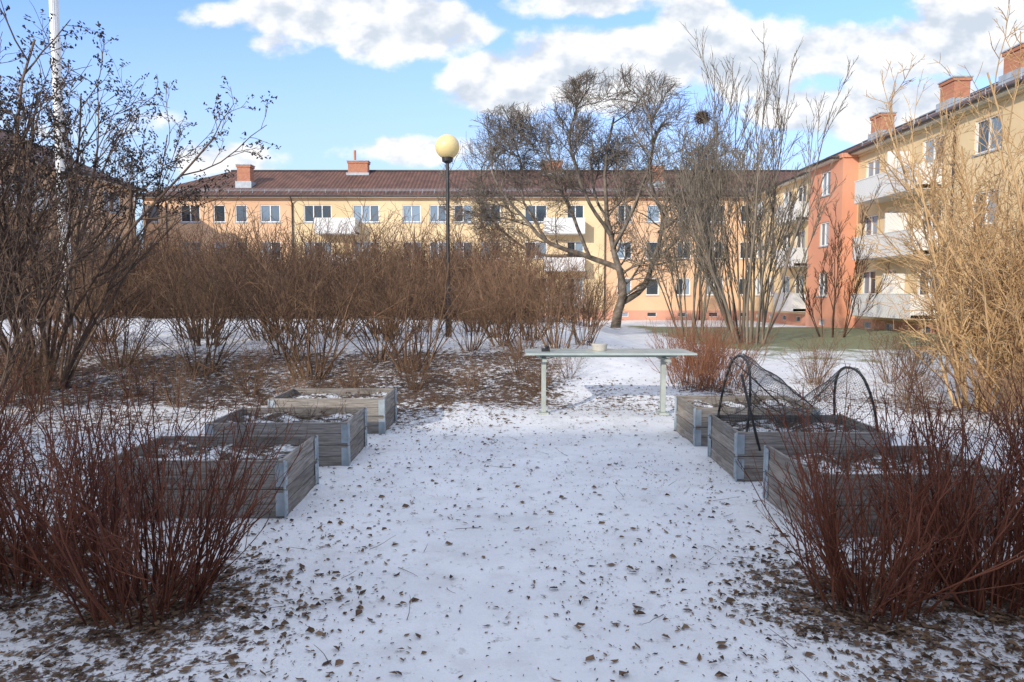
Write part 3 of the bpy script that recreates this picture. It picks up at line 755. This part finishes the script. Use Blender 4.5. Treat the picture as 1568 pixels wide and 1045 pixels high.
# ------------------------------------------------------------ sky / light
EL=math.radians(21); AZ=math.radians(32)
world=bpy.data.worlds.new('World'); scene.world=world; world.use_nodes=True
nt=world.node_tree; nt.nodes.clear()
out=nd(nt,'ShaderNodeOutputWorld'); sky=nd(nt,'ShaderNodeTexSky',sky_type='NISHITA'); sky.sun_disc=False
sky.sun_elevation=EL; sky.sun_rotation=math.pi+AZ; sky.air_density=1.0; sky.dust_density=0.6; sky.ozone_density=1.5
bg=nd(nt,'ShaderNodeBackground'); bg.inputs[1].default_value=0.15
tint=mixc(nt,1.0,sky.outputs[0],(1.30,1.62,2.45),'MULTIPLY'); nt.links.new(tint,bg.inputs[0])
tc=nd(nt,'ShaderNodeTexCoord').outputs['Generated']
sp=nd(nt,'ShaderNodeSeparateXYZ'); nt.links.new(tc,sp.inputs[0])
ay=M(nt,'MAXIMUM',M(nt,'ABSOLUTE',sp.outputs[1]),0.05)
u=M(nt,'DIVIDE',sp.outputs[0],ay); v=M(nt,'DIVIDE',sp.outputs[2],ay)
cb=nd(nt,'ShaderNodeCombineXYZ'); nt.links.new(u,cb.inputs[0]); nt.links.new(M(nt,'MULTIPLY',v,1.4),cb.inputs[1])
nz=noise(nt,cb.outputs[0],9,6,0.55)
nzc=M(nt,'SUBTRACT',nz,0.5)
ofs=nd(nt,'ShaderNodeVectorMath',operation='ADD'); nt.links.new(cb.outputs[0],ofs.inputs[0]); ofs.inputs[1].default_value=(-0.012,0.035,0)
nz2=noise(nt,ofs.outputs[0],9,4,0.55)
blobs=[(770,125,95,52,1),(890,100,115,62,1),(990,95,110,62,1),(1070,42,75,52,1),(1130,105,90,52,1),(1210,165,85,30,.85),
 (520,15,150,52,1),(625,45,125,50,1),(430,65,65,24,.65),(340,22,60,24,.55),(890,0,150,28,.7),
 (1370,75,190,48,.95),(1510,50,130,70,.95),(1340,165,130,48,1),(1440,165,100,55,1),(1540,200,90,80,.8),
 (350,240,90,30,.7),(620,228,130,24,.6),(1190,60,60,50,.45),(120,190,160,30,.4)]
acc=None
for (X,Y,rx,ry,st) in blobs:
    cu=(X-784)/1045*.98; cv=(452-Y)/1045*.955
    du=M(nt,'DIVIDE',M(nt,'SUBTRACT',u,cu),rx/1045*1.3); dv=M(nt,'DIVIDE',M(nt,'SUBTRACT',v,cv),ry/1045*1.3)
    q=M(nt,'ADD',M(nt,'MULTIPLY',du,du),M(nt,'MULTIPLY',dv,dv))
    e=M(nt,'MULTIPLY',M(nt,'SUBTRACT',1.0,q,clamp=True),st)
    acc=e if acc is None else M(nt,'MAXIMUM',acc,e)
gen=mrange(nt,noise(nt,tc,2.2,4,.6),0.38,0.55,0,.95)
gen=M(nt,'MULTIPLY',gen,mrange(nt,v,0.5,0.75))  # cloud cover overhead, out of view, added to lift the ambient light
acc=M(nt,'MAXIMUM',acc,gen)
fld=M(nt,'ADD',acc,M(nt,'MULTIPLY',nzc,1.9))
mask=mrange(nt,fld,0.25,0.60)
mask=M(nt,'MULTIPLY',mask,mrange(nt,acc,0.0,0.2))
rel=M(nt,'SUBTRACT',nz,nz2)
shade=mrange(nt,M(nt,'ADD',M(nt,'MULTIPLY',rel,3.0),M(nt,'MULTIPLY',fld,-0.32)),-0.62,0.0)
ccol=mixc(nt,shade,(0.60,0.67,0.77),(0.97,0.975,0.99))
cbg=nd(nt,'ShaderNodeBackground'); nt.links.new(ccol,cbg.inputs[0]); cbg.inputs[1].default_value=1.12
hbg=nd(nt,'ShaderNodeBackground'); hbg.inputs[0].default_value=(0.66,0.83,1.0,1); hbg.inputs[1].default_value=0.97
hx=nd(nt,'ShaderNodeMixShader'); nt.links.new(mrange(nt,v,0.05,0.50,0.85,0.08),hx.inputs[0]); nt.links.new(bg.outputs[0],hx.inputs[1]); nt.links.new(hbg.outputs[0],hx.inputs[2])
mx=nd(nt,'ShaderNodeMixShader'); nt.links.new(mask,mx.inputs[0]); nt.links.new(hx.outputs[0],mx.inputs[1]); nt.links.new(cbg.outputs[0],mx.inputs[2])
nt.links.new(mx.outputs[0],out.inputs[0])
sd=bpy.data.lights.new('sun','SUN'); sd.energy=3.8; sd.angle=math.radians(0.6); sd.color=(1,.90,.76)
so=link(bpy.data.objects.new('sun',sd))
d=Vector((math.sin(AZ)*math.cos(EL),math.cos(AZ)*math.cos(EL),-math.sin(EL)))
so.rotation_euler=d.to_track_quat('-Z','Y').to_euler(); so.location=(-10,-10,20)

cam=bpy.data.cameras.new('camera'); cam.lens=24; cam.sensor_width=36; cam.clip_end=2000; cam.clip_start=0.05
co_=link(bpy.data.objects.new('camera',cam)); co_.location=(0,0,1.5); co_.rotation_euler=(math.radians(86),0,0)
scene.camera=co_
scene.view_settings.view_transform='Standard'; scene.view_settings.look='None'; scene.view_settings.exposure=0
